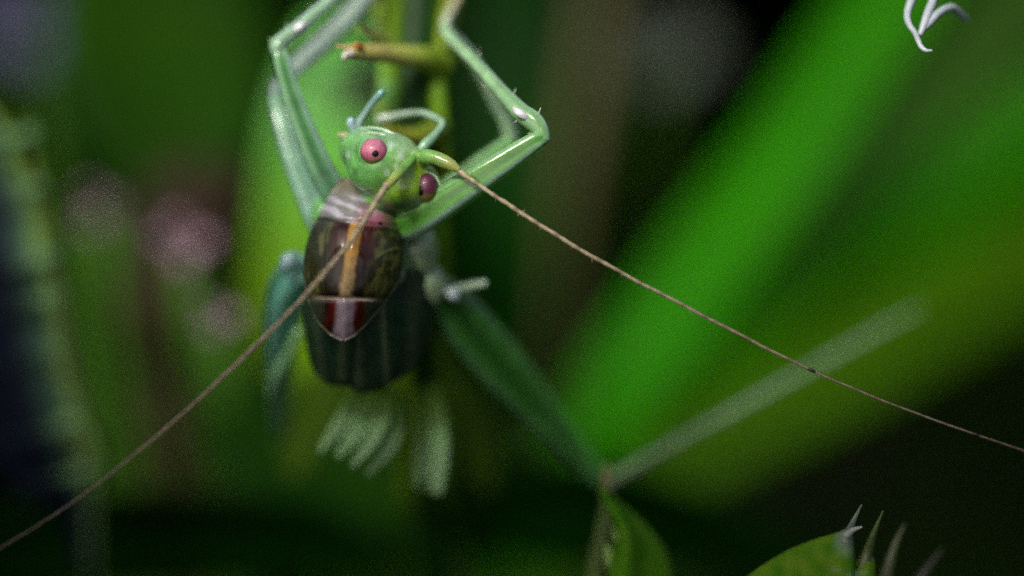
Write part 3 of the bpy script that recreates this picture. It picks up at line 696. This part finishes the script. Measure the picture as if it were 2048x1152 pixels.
# foreleg by the far shoulder, knee bent sharply
L = leg([(790, 452, -0.26, 26), (830, 440, -0.18, 36), (890, 402, -0.12, 35), (965, 352, -0.08, 30), (1035, 306, -0.06, 24), (1074, 281, -0.05, 19), (1091, 276, -0.05, 12)],
        [(1086, 284, -0.05, 15), (1082, 262, -0.06, 17), (1066, 242, -0.075, 21), (1040, 222, -0.10, 19), (1002, 182, -0.16, 15), (955, 130, -0.25, 13), (905, 78, -0.38, 12), (890, 58, -0.45, 11)],
        [(890, 60, -0.47, 10), (893, 40, -0.52, 10), (905, 15, -0.58, 9), (925, -25, -0.64, 8)])
tube('ear_patch', [(1028, 216, -0.080, 4), (1036, 224, -0.055, 8), (1046, 231, -0.05, 8), (1056, 240, -0.06, 4)], 'insect_skin', L, n=5, segs=10, colf=lambda s, a: (0.62, 0.62, 0.66))
# middle leg behind it
leg([(830, 470, -0.42, 24), (880, 400, -0.45, 28), (950, 340, -0.47, 24), (1005, 298, -0.48, 19), (1026, 280, -0.48, 14)],
    [(1022, 290, -0.48, 13), (1022, 268, -0.48, 15), (1006, 228, -0.49, 14), (982, 185, -0.50, 13), (955, 135, -0.53, 12), (915, 85, -0.58, 11), (895, 62, -0.62, 9)],
    [(895, 62, -0.62, 8), (885, 40, -0.66, 8), (888, 10, -0.70, 7)], ct=(0.15, 0.28, 0.13))
# foreleg on the other side
L = leg([(690, 430, -0.30, 24), (662, 378, -0.28, 30), (634, 325, -0.27, 28), (602, 245, -0.27, 24), (576, 170, -0.27, 20), (562, 118, -0.27, 17), (558, 96, -0.27, 12)],
        [(558, 108, -0.27, 13), (556, 92, -0.27, 17), (572, 76, -0.28, 16), (600, 55, -0.30, 17), (640, 20, -0.34, 14), (690, -25, -0.42, 13), (760, -90, -0.55, 11)],
        [(760, -90, -0.55, 10), (800, -110, -0.62, 9), (830, -110, -0.66, 8)], cf=(0.06, 0.20, 0.08), ct=(0.18, 0.32, 0.20))
tube('ear_patch', [(588, 64, -0.245, 3), (595, 57, -0.225, 8), (603, 51, -0.225, 8), (612, 44, -0.24, 3)], 'insect_skin', L, n=5, segs=10, colf=lambda s, a: (0.55, 0.56, 0.62))
leg([(670, 500, -0.38, 22), (638, 440, -0.40, 28), (610, 375, -0.42, 26), (580, 300, -0.44, 21), (558, 230, -0.46, 15), (547, 192, -0.48, 9)],
    [(550, 200, -0.48, 9), (556, 175, -0.52, 13), (600, 128, -0.58, 18), (650, 82, -0.62, 19), (720, 8, -0.68, 18), (770, -60, -0.72, 14)],
    [(770, -60, -0.72, 10), (800, -85, -0.74, 9), (830, -90, -0.74, 8)], cf=(0.17, 0.36, 0.29), ct=(0.17, 0.24, 0.21))
# hind legs
L = leg([(835, 560, -0.42, 34), (880, 585, -0.46, 40), (930, 645, -0.55, 56), (1000, 728, -0.66, 56), (1075, 812, -0.76, 42), (1150, 900, -0.84, 26), (1200, 958, -0.88, 18), (1212, 970, -0.88, 12)],
        [(1203, 972, -0.88, 11), (1222, 962, -0.90, 12), (1300, 915, -0.95, 10), (1450, 832, -1.05, 9), (1600, 749, -1.15, 7.5), (1740, 671, -1.3, 5.5), (1840, 616, -1.4, 2.5)],
        None, cf=(0.025, 0.115, 0.014), ct=(0.085, 0.14, 0.035), flat=0.7, pale=0.08)
tube('spur', [(870, 592, -0.45, 9), (900, 582, -0.42, 10), (940, 572, -0.39, 10), (972, 566, -0.37, 8)], 'insect_leg', L, n=5, segs=12, colf=lambda s, a: (0.30, 0.42, 0.30))
for x, y in ((862, 556), (905, 588)):
    tube('joint_knob', [(x - 12, y - 8, -0.40, 5), (x, y, -0.375, 14), (x + 12, y + 10, -0.40, 5)], 'insect_leg', L, n=5, segs=12, colf=lambda s, a: (0.36, 0.46, 0.46))
L = leg([(650, 560, -0.42, 30), (610, 545, -0.46, 36), (578, 580, -0.54, 46), (566, 650, -0.66, 46), (562, 730, -0.82, 34), (560, 810, -1.0, 20), (562, 870, -1.15, 12)],
        None, None, cf=(0.07, 0.24, 0.18), flat=0.8, pale=0.25)
tube('tibia', [(560, 865, -1.05, 10), (548, 800, -0.80, 10), (552, 755, -0.70, 13), (575, 715, -0.62, 12), (600, 660, -0.55, 11)], 'insect_leg', L, n=8, segs=14, colf=c_leg((0.10, 0.24, 0.16), LB, .2, .3))
tube('joint_knob', [(595, 508, -0.38, 8), (578, 522, -0.37, 18), (566, 542, -0.39, 8)], 'insect_leg', L, n=5, segs=12, colf=lambda s, a: (0.20, 0.34, 0.36))

# plates of the face, fine seams, and mouthparts
for a in ([(694, 268, -0.19, 2), (720, 258, -0.15, 4), (760, 258, -0.12, 4), (800, 276, -0.10, 4), (838, 306, -0.09, 2)],
          [(702, 284, -0.14, 1.5), (724, 268, -0.115, 3), (762, 268, -0.085, 3), (798, 290, -0.07, 3), (826, 312, -0.07, 1.5)],
          [(690, 300, -0.16, 1.5), (694, 325, -0.13, 3), (704, 348, -0.12, 3), (722, 368, -0.12, 1.5)]):
    tube('face_ridge', a, 'insect_skin', KT, n=6, segs=8, colf=lambda s, a: (0.27, 0.44, 0.28))
# palps
tube('palp', [(700, 275, -0.22, 11), (715, 250, -0.2, 10), (724, 236, -0.19, 7), (742, 210, -0.18, 7.5), (760, 188, -0.17, 8), (767, 180, -0.17, 5)], 'insect_leg', KT, n=6, segs=14, colf=lambda s, a: mixc((0.30, 0.42, 0.38), (0.11, 0.28, 0.24), s))
tube('palp', [(838, 308, -0.14, 9), (850, 290, -0.14, 11), (868, 272, -0.16, 9), (884, 250, -0.19, 7.5), (878, 240, -0.22, 7.5), (845, 226, -0.27, 7), (812, 228, -0.31, 7), (785, 234, -0.34, 9), (765, 238, -0.35, 12), (752, 240, -0.35, 8)], 'insect_leg', KT, n=6, segs=14,
     colf=lambda s, a: mixc((0.20, 0.40, 0.25), (0.28, 0.36, 0.28), s))
tube('palp', [(712, 262, -0.2, 8), (702, 246, -0.18, 9), (704, 238, -0.17, 6)], 'insect_leg', KT, n=5, segs=12, colf=lambda s, a: (0.30, 0.44, 0.50))
tube('mandible', [(712, 272, -0.19, 10), (692, 272, -0.17, 8), (676, 268, -0.16, 2.5)], 'insect_leg', KT, n=6, segs=12, colf=lambda s, a: mixc((0.40, 0.44, 0.36), (0.42, 0.36, 0.22), s))

# antennae: thick scape, then a long ringed flagellum with sparse hairs
def antenna(scape, flag, seed, hairs, nodes=()):
    rnd = random.Random(seed)
    fine = spline(flag, 5)
    flag = [tuple(p) if i < 4 else (p[0] + rnd.uniform(-0.7, 0.7), p[1] + rnd.uniform(-0.7, 0.7), p[2], p[3] * rnd.uniform(0.9, 1.08)) for i, p in enumerate(fine)]
    A = tube('antenna', flag, 'antenna', KT, n=6, segs=9,
             mod=lambda s, a: 1 + 0.10 * math.sin(s * 420),
             colf=lambda s, a: mixc(mixc((0.36, 0.31, 0.19), (0.085, 0.07, 0.045), sst(0.0, 0.95, s)), (0.12, 0.06, 0.05), 0.5 * sst(0.5, 0.9, math.sin(s * 210))))
    tube('scape', scape, 'insect_skin', A, n=8, segs=18, colf=lambda s, a: mixc((0.15, 0.36, 0.07), (0.32, 0.36, 0.09), sst(0.3, 1, s)))
    sp = spline(flag, 6)
    for nx in nodes:
        i = min(range(len(sp) - 2), key=lambda k: abs(sp[k][0] - nx)); p, q = sp[i], sp[i + 2]
        tube('node', [(p[0], p[1], p[2], p[3] * 1.1), ((p[0] + q[0]) / 2, (p[1] + q[1]) / 2, p[2], p[3] * 1.5), (q[0], q[1], q[2], q[3] * 1.1)], 'antenna', A, n=3, segs=9, colf=lambda s, a: (0.03, 0.02, 0.02))
    for k in range(hairs):
        i = int(len(sp) * (0.02 + 0.5 * (k + rnd.random()) / hairs)); p = sp[i]; q = sp[i + 1]
        tx, ty = q[0] - p[0], q[1] - p[1]; l = math.hypot(tx, ty); tx /= l; ty /= l; sg = rnd.choice((-1, 1)); h = rnd.uniform(8, 13)
        tube('hair', [(p[0], p[1], p[2], 0.8), (p[0] + (tx * .5 - ty * sg * .8) * h, p[1] + (ty * .5 + tx * sg * .8) * h, p[2] + 0.004, 0.3)], 'antenna', A, n=1, segs=4, colf=lambda s, a: (0.4, 0.32, 0.26))
    return A
antenna([(832, 318, -0.09, 13), (850, 313, -0.06, 15), (872, 316, -0.04, 14), (890, 324, -0.03, 14), (906, 332, -0.02, 11), (918, 340, -0.015, 6)],
        [(905, 333, -0.02, 6.2), (960, 371, 0.0, 5.0), (1060, 437, 0.02, 4.4), (1200, 522, 0.03, 4.0), (1400, 628, 0.03, 3.5), (1615, 737, 0.0, 2.9), (1830, 826, -0.05, 2.4), (2048, 902, -0.12, 1.9), (2300, 985, -0.3, 1.4)], 3, 12, (1617, 1945))
antenna([(827, 312, -0.07, 8), (818, 325, -0.035, 9.5), (801, 343, 0.01, 10), (785, 360, 0.045, 9.5), (772, 376, 0.07, 7)],
        [(775, 368, 0.065, 6.8), (745, 415, 0.10, 6.2), (700, 485, 0.14, 5.8), (650, 545, 0.165, 5.4), (600, 602, 0.17, 5.0), (480, 722, 0.16, 4.2), (340, 850, 0.15, 3.2), (180, 980, 0.15, 2.2), (60, 1060, 0.16, 1.6), (-60, 1130, 0.2, 1.2)], 11, 6)
